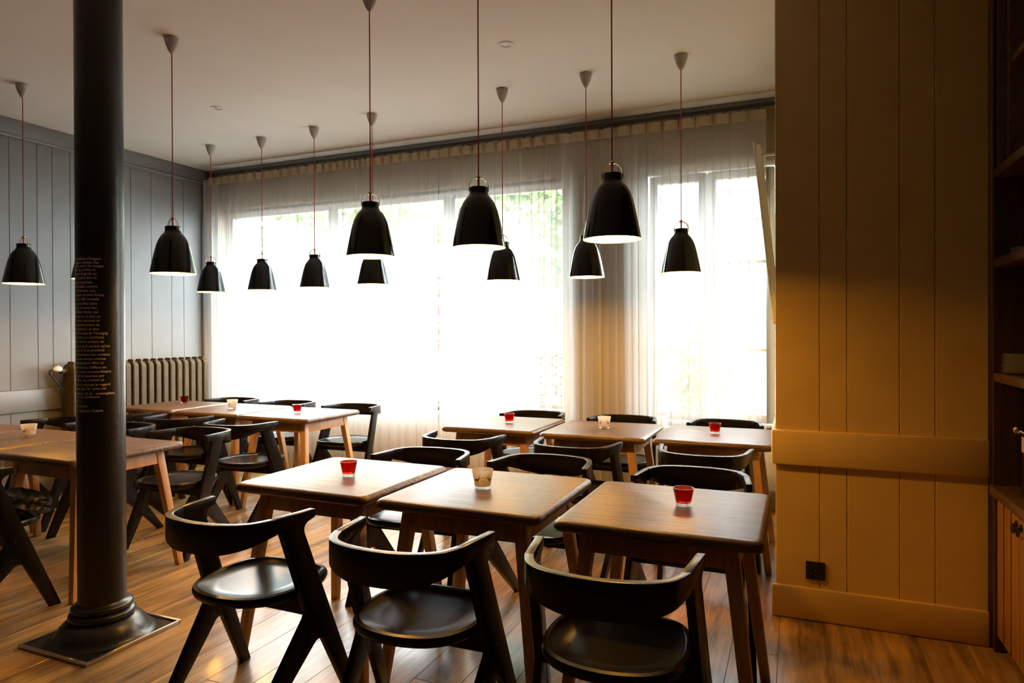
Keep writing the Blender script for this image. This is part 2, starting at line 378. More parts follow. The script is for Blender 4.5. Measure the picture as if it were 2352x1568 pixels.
for x0, x1, y0, y1 in ((-FX, FX, -FY, -FY + 0.014), (-FX, FX, FY - 0.014, FY), (-FX, -FX + 0.014, -FY + 0.014, FY - 0.014), (FX - 0.014, FX, -FY + 0.014, FY - 0.014)):
    MB().box(x0, x1, y0, y1, 0.0, 0.016).build('edge_strip', 'steel', col, bevel=0.002)
LINES = [("de cime en cime les Alpes suisses s'étagent", 594, 232), ("jusqu'à l'horizon comme des", 602.5, 227), ("îles battues par des mers de nuages", 611, 238),
 ("le Grand Combin, si proche et", 619, 219), ("massif, qui monte la garde au", 628, 222), ("val d'Aoste, et plus loin le", 637.5, 221), ("Cervin magnifique de pureté,", 647.5, 213),
 ("la Dent, crochetée comme", 657.5, 224), ("la griffe, la Dent d'Hérens  aux", 667, 220), ("parois de glace, et tout là-bas", 677, 239), ("dressé comme un défi, bosselé", 686.5, 228),
 ("le Zmutt, tout bleu dans", 696.5, 223), ("les montagnes ; et aussi des", 706, 222), ("les géants du Mont- Rose, qui", 716, 226), ("au-dessus de la terre, et plus au", 726, 231),
 ("près, tout entier ramassé et", 735.5, 229), ("dans son enchevêtrement de", 745.5, 229), ("de pics et de glaciers et plus", 755, 228), ("les collines bleutees du Faucigny", 764.5, 248),
 ("qui, vues d'ici, ne semblent", 774, 239), ("de simples ondes  sur la surface de", 784, 239), ("mers, si p  es qu'il semble qu'on", 794, 253), ("jette une pierre, le trou profond", 803.5, 240),
 ("Chamonix dessinant ses sentiers", 813, 253), ("villag  s et ses routes comme", 823, 243), ("carte geographique. Mais le", 832.5, 238), ("sites  grandioses n'éfface en", 842.5, 244),
 ("les premiers plans extraordinaire", 852, 255), ("de ro hes et separées par", 862, 240), ("interminables  ou roulent et", 871.5, 239), ("avalan hes, et toujours le regard", 881.5, 253),
 ("la grande pente qui s'in  urve ver", 891, 245), ("ultime et brillante. En la   ontemplant,", 901, 264), ("s'empêcher de murmurer", 910.5, 230), ("voilà ! »", 921, 187),
 ("Premier de Cordée", 932.5, 201), ("Frison-Roche (Editions Guérin", 942, 237)]
def px_ray(px, py): return rt * ((px - CX) / F_PX) - up * ((py - CY) / F_PX) + fw
def px_on_column(px, py):
    d = px_ray(px, py); c = Vector((COLX, COLY)); e = Vector((d.x, d.y))
    A = e.dot(e); B = -2 * e.dot(c); C = c.dot(c) - (CR + 0.001) ** 2; D = max(0.0, B * B - 4 * A * C); t = (-B - math.sqrt(D)) / (2 * A)
    p = d * t + Vector((0, 0, CAM_H)); return math.atan2(p.y - COLY, p.x - COLX), p.z
for s_, py, pr_ in LINES:
    cu = bpy.data.curves.new('txt', 'FONT'); cu.body = s_; cu.size = 0.0160; cu.align_x = 'RIGHT'; cu.resolution_u = 2; cu.offset = 0.00022
    if s_.startswith('Premier'): cu.shear = 0.25
    to = bpy.data.objects.new('txt', cu); COL.objects.link(to); bpy.context.view_layer.update()
    me = bpy.data.meshes.new_from_object(to.evaluated_get(bpy.context.evaluated_depsgraph_get())); me.name = 'lettering_line'
    bpy.data.objects.remove(to); bpy.data.curves.remove(cu)
    a0, z0 = px_on_column(pr_, py); R_ = CR + 0.0008
    for v in me.vertices:
        a = a0 + v.co.x / R_; v.co = (R_ * math.cos(a), R_ * math.sin(a), z0 - 0.0055 + v.co.y)
    me.materials.clear(); me.materials.append(MT['white_text'])
    obj('lettering_line', me, col)

# ------------------------------------------------------------------ chairs
TOE = 0.135
def fx(y): return 0.262 + TOE * y
CT = 0.027
prof_pts = [(0, 0.742), (0, 0.712), (-0.060, 0.694), (0.205, 0), (0.155, 0), (0.025, 0.2746), (-0.258, 0), (-0.308, 0), (-0.0355, 0.3575), (-0.150, 0.695), (-0.175, 0.686), (-0.175, 0.742)]
prof_rad = [0.003, 0.006, 0.03, 0.0, 0.0, 0.03, 0.0, 0.0, 0.035, 0.022, 0.0, 0.0]
side = fillet(prof_pts, prof_rad)
def side_mesh(sg):
    mb = MB(); n_ = Vector((1, -TOE)).normalized()
    o_ = [(sg * fx(y), y, z) for y, z in side]; i_ = [(sg * (fx(y) - CT * n_.x), y - CT * n_.y * 0, z) for y, z in side]
    mb.prism(o_, i_); return mb.mesh('side_frame', 'chair', bevel=0.004, seg=2)
def back_mesh():
    half = [(fx(-0.175), -0.175), (0.221, -0.222), (0.196, -0.262), (0.150, -0.293), (0.080, -0.313), (0, -0.320)]
    pts = half + [(-x_, y_) for x_, y_ in reversed(half[:-1])]
    P = catmull([(p[0], p[1], 0) for p in pts], 5); n = len(P); mb = MB(); ln = [0]
    for i in range(1, n): ln.append(ln[-1] + (P[i] - P[i - 1]).length)
    for i, p in enumerate(P):
        t = (P[min(i + 1, n - 1)] - P[max(i - 1, 0)]).normalized()
        if i == 0: t = Vector((-TOE, -1, 0)).normalized()
        if i == n - 1: t = Vector((-TOE, 1, 0)).normalized()
        inn = Vector((t.y, -t.x, 0))
        q = p + inn * CT
        if i in (0, n - 1): q = Vector((math.copysign(abs(p.x) - CT * 0.986, p.x), p.y, 0))
        u = ln[i] / ln[-1]; k = math.sin(PI * u); zl = 0.686 - 0.049 * min(1, k * 1.12) ** 1.1
        mb.v += [(p.x, p.y, zl), (p.x, p.y, 0.742), (q.x, q.y, 0.742), (q.x, q.y, zl)]
    for i in range(n - 1):
        a, b = i * 4, i * 4 + 4
        for k in range(4): j = (k + 1) % 4; mb.f.append((a + k, a + j, b + j, b + k))
    mb.f += [(3, 2, 1, 0), tuple((n - 1) * 4 + k for k in range(4))]
    return mb.mesh('backrest', 'chair', bevel=0.004, seg=2, angle=40)
def seat_mesh():
    half = [(0, 0.205), (0.10, 0.202), (0.165, 0.180), (0.205, 0.125), (0.222, 0.05), (0.224, -0.03), (0.210, -0.105), (0.175, -0.168), (0.12, -0.208), (0.06, -0.226), (0, -0.232)]
    ol = catmull([(a, b, 0) for a, b in half] + [(-a, b, 0) for a, b in reversed(half[1:-1])], 3, True); k = len(ol)
    rings = [(0.90, 0.418), (0.975, 0.424), (1.0, 0.436), (1.0, 0.446), (0.98, 0.455), (0.915, 0.457), (0.885, 0.450), (0.6, 0.446), (0.25, 0.444)]
    mb = MB()
    for s_, z in rings: mb.v += [(p.x * s_, -0.012 + (p.y + 0.012) * s_, z) for p in ol]
    for r in range(len(rings) - 1):
        for i in range(k): j = (i + 1) % k; mb.f.append((r * k + i, r * k + j, (r + 1) * k + j, (r + 1) * k + i))
    mb.f.append(tuple(reversed(range(k)))); mb.f.append(tuple((len(rings) - 1) * k + i for i in range(k)))
    return mb.mesh('seat', 'chair', angle=50)
def make_chair():
    t = thing('dining_chair', 'x', 'chair')
    obj('seat', seat_mesh(), t); obj('backrest', back_mesh(), t)
    for sg in (-1, 1):
        f = obj('side_frame', side_mesh(sg), t)
        for z in (0.372,): MB().lathe([(0, 0.0015), (0.004, 0.0015), (0.005, 0)], 10).build('bolt', 'iron', f).matrix_local = Matrix.Translation((sg * (fx(0.0) + 0.0003), 0.0, z)) @ Matrix.Rotation(sg * PI / 2, 4, 'Y')
    MB().box(-0.236, 0.236, -0.03, 0.012, 0.352, 0.424).build('seat_rail', 'chair', t, bevel=0.004)
    return t
proto_chair = make_chair(); first_chair = [True]
def chair(cx_, tip_y, facing, label, group, rz=0.0):
    o = proto_chair if first_chair[0] else copy_tree(proto_chair)
    first_chair[0] = False
    o.location = (cx_, tip_y, 0); o.rotation_euler = (0, 0, (0 if facing > 0 else PI) + rz)
    o['label'] = label; o['group'] = group; return o
GF, GW, GB, GL = 'chairs of the open-floor row', 'chairs of the curtain row by the pier', 'chairs of the curtain row by the radiator', 'chairs of the row behind the column'
chair(-1.905, 1.985, 1, 'black chair with its back to the open floor, standing closest to the iron column', GF, -0.01)
chair(-1.168, 1.968, 1, 'black chair with its back to the open floor, at the cream reindeer votive table', GF, 0.02)
chair(-0.508, 1.995, 1, 'black chair with its back to the open floor, beside the ochre pier', GF, 0.040)
chair(-1.846, 2.999, -1, 'black chair facing the iron column side across the open-floor table with the red votive', GF, 0.060)
chair(-1.182, 3.035, -1, 'black chair across the reindeer votive table, back towards the curtain row', GF, 0.000)
chair(-0.437, 2.985, -1, 'black chair across the pier-side table of the open-floor row, back towards the curtain row', GF, 0.000)
chair(-1.968, 3.882, 1, 'black chair on the room side of the curtain-row table nearest the drape', GW, 0.000)
chair(-1.213, 3.882, 1, 'black chair on the room side of the curtain-row table with the white reindeer votive', GW, 0.0)
chair(-0.479, 3.900, 1, 'black chair on the room side of the curtain-row table that touches the ochre pier', GW, 0.000)
chair(-1.954, 4.898, -1, 'black chair between the sheer curtain and the table by the bunched drape', GW, 0.000)
chair(-1.214, 4.868, -1, 'black chair between the bunched grey drape and the white votive table', GW, 0.000)
chair(-0.473, 4.878, -1, 'black chair between the two-sash window and the table touching the pier', GW, 0.000)
chair(-3.800, 3.852, 1, 'black chair drawn out beside the free end table of the radiator row', GB, 0.050)
chair(-4.514, 3.927, 1, 'black chair on the room side of the radiator row, at the middle table', GB, 0.030)
chair(-5.197, 3.960, 1, 'black chair on the room side of the radiator row, nearest the radiator', GB, -0.030)
chair(-3.690, 4.856, -1, 'black chair against the sheer curtain at the free end of the radiator row', GB, 0.040)
chair(-4.450, 4.886, -1, 'black chair against the sheer curtain at the middle table of the radiator row', GB, 0.030)
chair(-5.180, 4.915, -1, 'black chair against the sheer curtain in the corner by the radiator', GB, 0.000)
chair(-3.727, 3.147, -1, 'black chair across the table just behind the iron column, seat showing past the table leg', GL, 0.000)
chair(-4.435, 3.140, -1, 'black chair across the votive table in the row behind the column', GL, 0.0)
chair(-5.170, 3.200, -1, 'black chair near the grey panelled wall in the row behind the column', GL, 0.0)
chair(-3.800, 2.058, 1, 'black chair holding a dark quilted jacket on its seat', GL, 0.000)

# ------------------------------------------------------------------ tables
def make_table():
    t = thing('dining_table', 'x', 'table')
    h = 0.3455; ol = fillet([(-h, -h), (h, -h), (h, h), (-h, h)], [0.03] * 4, 4)
    rings = [(0.014, 0.700), (0.005, 0.7045), (0.0, 0.713), (0.0, 0.722), (0.004, 0.732), (0.011, 0.738), (0.020, 0.740)]
    mb = MB(); k = len(ol)
    for ins, z in rings: s_ = 1 - ins / h; mb.v += [(a * s_, b * s_, z) for a, b in ol]
    for r in range(len(rings) - 1):
        for i in range(k): j = (i + 1) % k; mb.f.append((r * k + i, r * k + j, (r + 1) * k + j, (r + 1) * k + i))
    mb.f.append(tuple(reversed(range(k)))); mb.f.append(tuple((len(rings) - 1) * k + i for i in range(k)))
    obj('tabletop', mb.mesh('tabletop', 'top', angle=40), t)
    a, w0, w1_, ft = 0.262, 0.050, 0.036, 0.338
    for sx in (-1, 1):
        for sy in (-1, 1):
            def ring(o_, w_, z): return [(sx * o_, sy * o_, z), (sx * (o_ - w_), sy * o_, z), (sx * (o_ - w_), sy * (o_ - w_), z), (sx * o_, sy * (o_ - w_), z)]
            MB().prism(ring(ft, w1_, 0), ring(a, w0, 0.701)).build('leg', 'beech', t, bevel=0.003)
    at = 0.62; an = a + (ft - a) * (0.701 - at) / 0.701
    for ax in (0, 1):
        for s_ in (-1, 1):
            def P3(u, v, z): return (u, v, z) if ax == 0 else (v, u, z)
            b0, b1 = an - 0.050, a - 0.050
            o0, o1 = s_ * (an - 0.004), s_ * (a - 0.004); i0, i1 = s_ * (an - 0.028), s_ * (a - 0.028)
            MB().prism([P3(-b0, o0, at), P3(b0, o0, at), P3(b0, i0, at), P3(-b0, i0, at)], [P3(-b1, o1, 0.7), P3(b1, o1, 0.7), P3(b1, i1, 0.7), P3(-b1, i1, 0.7)]).build('apron', 'beech', t, bevel=0.002)
    return t
proto_table = make_table(); first_table = [True]
def table(x_, y_, label, group, rz=0.0):
    o = proto_table if first_table[0] else copy_tree(proto_table)
    first_table[0] = False; o.location = (x_, y_, 0); o.rotation_euler = (0, 0, rz); o['label'] = label; o['group'] = group
TF, TW, TB, TL = 'tables of the open-floor row', 'tables of the curtain row by the pier', 'tables of the curtain row by the radiator', 'tables of the row behind the column'
table(-1.921, 2.535, 'square walnut-topped table with a red votive, open-floor row end away from the pier', TF, -0.006)
table(-1.185, 2.527, 'square walnut-topped table with a cream reindeer votive, middle of the open-floor row', TF, 0.006)
table(-0.439, 2.512, 'square walnut-topped table with an orange-red votive, open-floor row beside the ochre pier', TF, 0.0)
table(-1.953, 4.430, 'square walnut-topped table by the curtain with an orange votive, beside the bunched drape', TW, 0.0)
table(-1.212, 4.395, 'square walnut-topped table by the curtain with a white reindeer votive, middle of the pier row', TW, 0.01)
table(-0.475, 4.405, 'square walnut-topped table by the curtain whose edge touches the ochre pier', TW, 0.0)
table(-3.775, 4.380, 'square walnut-topped table with a crimson votive, free end of the radiator row', TB, 0.0)
table(-4.525, 4.415, 'square walnut-topped table with a white votive, middle of the radiator row', TB, 0.01)
table(-5.275, 4.430, 'square walnut-topped table with a crimson votive, right against the radiator', TB, 0.0)
table(-3.770, 2.605, 'square walnut-topped table with no votive, just behind the iron column', TL, 0.0)
table(-4.525, 2.640, 'square walnut-topped table with a white votive, behind the iron column', TL, 0.0)
table(-5.280, 2.690, 'square walnut-topped table nearest the grey panelled wall, row behind the column', TL, 0.0)

# ------------------------------------------------------------------ votives
ZT = 0.7402
def votive_red(m):
    t = thing('votive_holder', 'x', 'candle holder')
    MB().lathe([(0, 0.012), (0.026, 0.012), (0.029, 0.016), (0.0385, 0.064), (0.0392, 0.066), (0.0350, 0.066), (0.0340, 0.064), (0.0245, 0.020), (0, 0.018)], 32).build('cup', m, t, angle=50)
    MB().lathe([(0, 0), (0.0265, 0), (0.0285, 0.003), (0.0290, 0.0155), (0.026, 0.0118), (0, 0.0118)], 32).build('base', 'clear_glass', t, angle=50)
    return t
def votive_white():
    t = thing('votive_holder', 'x', 'candle holder')
    c = MB().lathe([(0, 0.011), (0.031, 0.011), (0.0335, 0.014), (0.0445, 0.076), (0.0452, 0.078), (0.0420, 0.078), (0.0412, 0.076), (0.030, 0.018), (0, 0.016)], 32).build('cup', 'frost', t, angle=50)
    MB().lathe([(0, 0), (0.0305, 0), (0.0328, 0.003), (0.0333, 0.0138), (0.030, 0.0108), (0, 0.0108)], 32).build('base', 'clear_glass', t, angle=50)
    def rad(z): return 0.0335 + (0.0445 - 0.0335) * (z - 0.014) / 0.062 + 0.0004
    def wrap(pts2):      # (arc metres, z) -> point on the glass
        return [(rad(z) * math.cos(s_ / rad(z)), rad(z) * math.sin(s_ / rad(z)), z) for s_, z in pts2]
    hb = MB(); hp = []
    for k in range(25):
        a = 2 * PI * k / 24; hp.append((0.0115 * math.sin(a) ** 3, 0.043 + 0.0007 * (13 * math.cos(a) - 5 * math.cos(2 * a) - 2 * math.cos(3 * a) - math.cos(4 * a))))
    hb.tube(wrap(hp), 0.0006, 5, False); hb.build('printed_heart', 'print', c)
    for sg in (-1, 1):
        rb = MB()
        def poly(pts):
            n = len(rb.v); rb.v += wrap([(sg * a, b) for a, b in pts]); rb.f.append(tuple(range(n, n + len(pts))))
        poly([(0.022, 0.036), (0.028, 0.035), (0.034, 0.036), (0.040, 0.037), (0.041, 0.043), (0.034, 0.044), (0.027, 0.044), (0.021, 0.045)])
        poly([(0.021, 0.040), (0.024, 0.043), (0.022, 0.049), (0.019, 0.052), (0.014, 0.049), (0.0145, 0.047), (0.018, 0.0465)])
        for lx in (0.023, 0.026, 0.036, 0.039): poly([(lx, 0.037), (lx + 0.0014, 0.037), (lx + 0.0014, 0.026), (lx, 0.026)])
        for dx, dz in ((-0.003, 0.010), (0.001, 0.012), (0.006, 0.010)): rb.tube(wrap([(sg * 0.0195, 0.051), (sg * (0.0195 + dx * 0.7), 0.051 + dz * 0.6), (sg * (0.0195 + dx), 0.051 + dz)]), 0.0004, 4, False)
        rb.build('printed_reindeer', 'print', c, smooth=False)
    return t
vr, vc, vw = votive_red('red_glass'), votive_red('crimson_glass'), votive_white(); used = set()
def votive(p, x_, y_, label, group):
    o = p if p.name not in used else copy_tree(p)
    used.add(p.name); o.location = (x_, y_, ZT); o['label'] = label; o['group'] = group
    o.rotation_euler = (0, 0, math.atan2(-y_, -x_) + random.uniform(-0.1, 0.1))
VR, VW = 'coloured glass votives', 'white reindeer votives'
votive(vr, -1.887, 2.505, 'small red glass votive on the open-floor table away from the pier', VR)
votive(vw, -1.215, 2.516, 'cream frosted votive with rust reindeer and heart, on the middle open-floor table', VW)
votive(vr, -0.394, 2.542, 'small orange-red glass votive on the open-floor table beside the ochre pier', VR)
votive(vr, -1.923, 4.429, 'small orange-red votive on the curtain-row table by the bunched drape', VR)
votive(vw, -1.208, 4.399, 'white frosted reindeer votive on the middle curtain-row table near the pier', VW)
votive(vr, -0.487, 4.427, 'small orange-red votive on the curtain-row table touching the pier', VR)
votive(vc, -5.301, 4.561, 'small crimson votive on the table right against the radiator', VR)
votive(vw, -4.531, 4.390, 'white frosted votive on the middle table of the radiator row', VW)
votive(vc, -3.798, 4.364, 'small crimson votive on the free end table of the radiator row', VR)
votive(vw, -4.518, 2.715, 'white frosted votive on the table behind the iron column', VW)

# ------------------------------------------------------------------ pendant lamps
ZB = 1.778
def make_lamp():
    t = thing('pendant_lamp', 'x', 'lamp')
    out = [(0.1285, 0), (0.1265, 0.012), (0.1215, 0.040), (0.1145, 0.075), (0.107, 0.11), (0.099, 0.145), (0.090, 0.178), (0.079, 0.206), (0.066, 0.228), (0.054, 0.242), (0.047, 0.252), (0.0445, 0.262), (0.0442, 0.284), (0.042, 0.287)]
    inn = [(r - 0.0022, z) for r, z in out[:-1]]
    P = catmull([(r, z, 0) for r, z in out], 3); Q = catmull([(r, z, 0) for r, z in inn], 3)
    sh = MB().lathe([(p.x, p.y) for p in P] + [(0.037, 0.287), (0.037, 0.285)], 48).build('shade', 'black_gloss', t, angle=50)
    MB().lathe([(0.1285, 0.0)] + [(q.x, q.y) for q in Q], 48).build('shade_lining', 'lining', sh, angle=50)
    MB().lathe([(0, 0.285), (0.037, 0.285)], 24).build('shade_cap', 'black_gloss', sh)
    MB().lathe([(0.0, 0.024)] + [(0.026 * math.sin(a), 0.050 - 0.026 * math.cos(a)) for a in [PI * k / 10 for k in range(1, 8)]] + [(0.016, 0.090), (0.016, 0.12), (0.0, 0.12)], 16).build('bulb', 'bulb', t)
    MB().lathe([(0.0, 0.12), (0.02, 0.12), (0.02, 0.284), (0, 0.284)], 16).build('lamp_holder', 'lining', t)
    for off in (-0.0045, 0.0045):
        pts = [(0.0462 * math.cos(a), off, 0.272 + 0.012 + 0.052 * math.sin(a)) for a in [PI * k / 16 for k in range(17)]]
        pts = [(0.0462, off, 0.268)] + pts + [(-0.0462, off, 0.268)]
        MB().tube(pts, 0.0018, 6).build('loop_wire', 'brass', t)
    MB().lathe([(0, 0.342), (0.009, 0.342), (0.014, 0.338), (0.014, 0.332), (0.008, 0.329), (0, 0.329)], 16).build('collar', 'brass', t)
    MB().tube([(0, 0, 0.284), (0, 0, 0.331)], 0.0055, 8).build('inner_cord', 'red_core', t)
    top = ZC - ZB
    MB().tube([(0, 0, 0.340), (0, 0, top - 0.095)], 0.0032, 8).build('cord', 'red_cord', t)
    MB().lathe([(0.004, top - 0.100), (0.012, top - 0.092), (0.024, top - 0.072), (0.034, top - 0.048), (0.041, top - 0.022), (0.044, top - 0.004), (0.040, top - 0.003), (0.030, top - 0.003), (0.030, top)], 32).build('ceiling_cap', 'canopy', t, angle=50)
    l = bpy.data.lights.new('bulb_light', 'POINT'); l.energy = LAMP_W; l.color = LAMP_COL; l.shadow_soft_size = 0.035
    o = bpy.data.objects.new('bulb_light', l); COL.objects.link(o); o.parent = t; o.location = (0, 0, 0.050)
    return t
proto_lamp = make_lamp(); first_lamp = [True]
def lamp(x_, y_, zb, label, group, rz=0.0):
    o = proto_lamp if first_lamp[0] else copy_tree(proto_lamp)
    first_lamp[0] = False; o.location = (x_, y_, zb); o.rotation_euler = (0, 0, YAW + rz); o['label'] = label; o['group'] = group
    dz = ZB - zb; L0 = ZC - ZB - 0.095 - 0.340
    for c in o.children:        # hang lower or higher: longer cord, cap stays on the ceiling
        if c.name.startswith('ceiling_cap'): c.location.z = dz
        elif c.name.startswith('cord'): c.scale.z = (L0 + dz) / L0; c.location.z = 0.340 * (1 - c.scale.z)
LG = 'black bell pendant lamps'
for x_, y_, lb, rz in (
    (-2.085, 2.965, 'black bell pendant over the open-floor row, end away from the ochre pier', 0.2),
    (-1.402, 2.872, 'black bell pendant over the middle of the open-floor row', 0.1),
    (-0.747, 2.861, 'black bell pendant over the open-floor row, nearest the ochre pier', 0.0),
    (-2.010, 4.520, 'black bell pendant over the curtain row, end beside the big window', 0.3),
    (-1.355, 4.480, 'black bell pendant in front of the bunched grey drape', 0.4),
    (-0.696, 4.430, 'black bell pendant in front of the two-sash window by the pier', 0.0),
    (-5.170, 4.760, 'black bell pendant in the corner above the radiator', 0.5),
    (-4.540, 4.760, 'black bell pendant over the radiator row, next to the corner one', 0.1),
    (-3.890, 4.700, 'black bell pendant over the free end table of the radiator row', 0.0),
    (-3.222, 4.610, 'black bell pendant over the gap between the two curtain rows', 0.2),
    (-3.505, 2.940, 'black bell pendant between the iron column and the radiator', -0.5),
    (-4.320, 3.010, 'black bell pendant half hidden behind the iron column', -0.5),
    (-5.140, 3.062, 'black bell pendant in front of the grey panelled wall', -0.5)):
    lamp(x_, y_, 1.795 if lb.find('open-floor') > 0 else (1.756 if y_ < 3.2 else (1.774 if x_ > -2.5 else 1.79)), lb, LG, rz)

# ------------------------------------------------------------------ curtains
YC = 5.36; ZTOP = 3.062
def curtain(x0, x1, pitch, label, seed, amp=0.030, dense=0):
    rnd = random.Random(seed); t = thing('sheer_curtain', label, 'curtain', ((x0 + x1) / 2, YC, 0), 0, 'sheer white curtains along the window wall')
    n = max(2, round((x1 - x0) / pitch)); xs = [x0 + (x1 - x0) * k / n for k in range(n + 1)]
    if dense:      # heading bunched at one end
        xs = [x0 + (x1 - x0) * (k / n + dense * 0.16 * math.sin(PI * k / n) * (k / n)) for k in range(n + 1)]
    xc = (x0 + x1) / 2; sub = 18; rows = [2.988, 2.95, 2.88, 2.75, 2.5, 2.1, 1.6, 1.1, 0.6, 0.25, 0.035]
    am = [amp * rnd.uniform(0.5, 1.25) for _ in range(n + 1)]; ph = [rnd.uniform(-0.3, 0.3) for _ in range(n)]; dr = [0.0] + [rnd.uniform(-0.02, 0.02) for _ in range(n - 1)] + [0.0]
    mb = MB(); W_ = n * sub + 1
    for z in rows:
        k = min(1, (2.99 - z) / 0.45); low = (2.99 - z) / 2.96
        for i in range(W_):
            f, u = divmod(i, sub); u /= sub
            if f >= n: f, u = n - 1, 1.0
            a = xs[f] + dr[f] * low; b = xs[f + 1] + dr[f + 1] * low
            # flat cloth between pleats, a narrow doubled fold hanging below each pleat
            wv = math.cos(2 * PI * u); d_ = u if u < 0.5 else u - 1
            fold = math.exp(-(d_ / 0.17) ** 2)
            edge = (f == 0 and u < 0.5) or (f == n - 1 and u >= 0.5)
            xx = a + (b - a) * u - (0 if edge else 1) * (b - a) * 0.17 * k * math.sin(2 * PI * min(1, max(-1, d_ / 0.42))) * (1 if abs(d_) < 0.42 else 0)
            yy = -(am[f] if u < 0.5 else am[f + 1]) * k * fold * (1 + 0.3 * math.sin(3 * low + ph[f] * 9)) + 0.008 * math.sin(5 * low + f) + 0.012 * math.sin(f * 0.9 + 2 * low) * low
            mb.v.append((xx - xc, yy, z))
    for r in range(len(rows) - 1):
        for i in range(W_ - 1): mb.f.append((r * W_ + i, r * W_ + i + 1, (r + 1) * W_ + i + 1, (r + 1) * W_ + i))
    mb.build('voile', 'sheer', t, angle=180)
    hb = MB(); Wb = n * 6 + 1
    for z in (2.985, ZTOP):
        for i in range(Wb):
            f, u = divmod(i, 6); u /= 6
            if f >= n: f, u = n - 1, 1.0
            yy = -0.016 * math.sin(PI * u) ** 2 + (0.012 if u in (0.0, 1.0) else 0) + rnd.uniform(-0.002, 0.002)
            hb.v.append((xs[f] + (xs[f + 1] - xs[f]) * u - xc, yy - 0.008, z + rnd.uniform(-0.002, 0.002)))
    for i in range(Wb - 1): hb.f.append((i, i + 1, Wb + i + 1, Wb + i))
    o = hb.build('heading_tape', 'band', t, angle=25)
    for k in range(1, n):
        xk = xs[k] - xc
        pl = MB()
        for dx in (-0.006, 0.006): pl.prism([(xk + dx - 0.003, -0.001, 2.985), (xk + dx + 0.003, -0.001, 2.985), (xk + dx * 0.4, -0.020, 2.985)], [(xk + dx - 0.003, -0.001, ZTOP), (xk + dx + 0.003, -0.001, ZTOP), (xk + dx * 1.8, -0.026, ZTOP)])
        pl.build('pinch_pleat', 'band', o, smooth=False)
def cx_at(px): d = px_ray(px, 320); return d.x / d.y * YC
c0, c1, c2_, c3_, c4 = cx_at(478), cx_at(838), cx_at(1008), cx_at(1310), cx_at(1760)
curtain(c0, c1, 0.095, 'sheer white curtain hanging in the corner beside the radiator', 3, dense=1)
curtain(c1 + 0.006, c2_ - 0.003, 0.105, 'narrow sheer white curtain over the big window, between two wider ones', 5)
curtain(c2_ + 0.003, c3_ - 0.003, 0.115, 'sheer white curtain over the end of the big window, up to the bunched drape', 11)
curtain(c3_ + 0.003, c4, 0.125, 'sheer white curtain over the two-sash window, gathered heavily at one edge', 17, amp=0.036)
rail = MB().box(c0 - 0.02, PX1 - 0.001, YC - 0.012, YC + 0.012, 3.084, 3.110)
rail = tag(rail.build('curtain_rail', 'rail', bevel=0.002), 'dark curtain rail running along the window wall under the ceiling', 'curtain rail')
x = c0
while x < PX1 - 0.1:
    MB().box(x, x + 0.014, YC + 0.012, YW, 3.09, 3.105).build('rail_bracket', 'rail', rail); x += 0.62
x = c0 + 0.02
while x < c4: MB().box(x, x + 0.010, YC - 0.016, YC - 0.011, 3.064, 3.094).build('glider_hook', 'rail', rail, smooth=False); x += 0.118
# heavy drape bunched on the pier between the windows
def drape(x0, x1, label, m='drape', n=5.2):
    t = thing('grey_drape', label, 'curtain', ((x0 + x1) / 2, 5.445, 0)); mb = MB(); N = 60; xc = (x0 + x1) / 2
    rows = [3.05, 2.6, 2.0, 1.4, 0.8, 0.03]
    for z in rows:
        for i in range(N + 1):
            u = i / N; mb.v.append((x0 + (x1 - x0) * u - xc, -0.030 * math.sin(u * 2 * PI * n + 0.4 * math.sin(z)) * (0.7 + 0.3 * math.sin(7 * u + z * 0.4)), z))
    for r in range(len(rows) - 1):
        for i in range(N): mb.f.append((r * (N + 1) + i, r * (N + 1) + i + 1, (r + 1) * (N + 1) + i + 1, (r + 1) * (N + 1) + i))
    mb.build('drape_fabric', m, t, angle=180)
    MB().box(x0 - xc, x1 - xc, -0.01, 0.01, 3.05, 3.075).build('drape_heading', m, t)
MT['drape'] = sheer('grey_drape_cloth', (0.60, 0.57, 0.53), 0.96, 0.3)
MT['white_drape'] = sheer('white_drape_cloth', (0.74, 0.73, 0.72), 0.88, 0.4)
drape(-6.02, -5.80, 'narrow white drape hanging in the corner beside the radiator end', 'white_drape', 2.0)
drape(-1.86, -1.20, 'heavy grey drape bunched on the wall between the two windows')

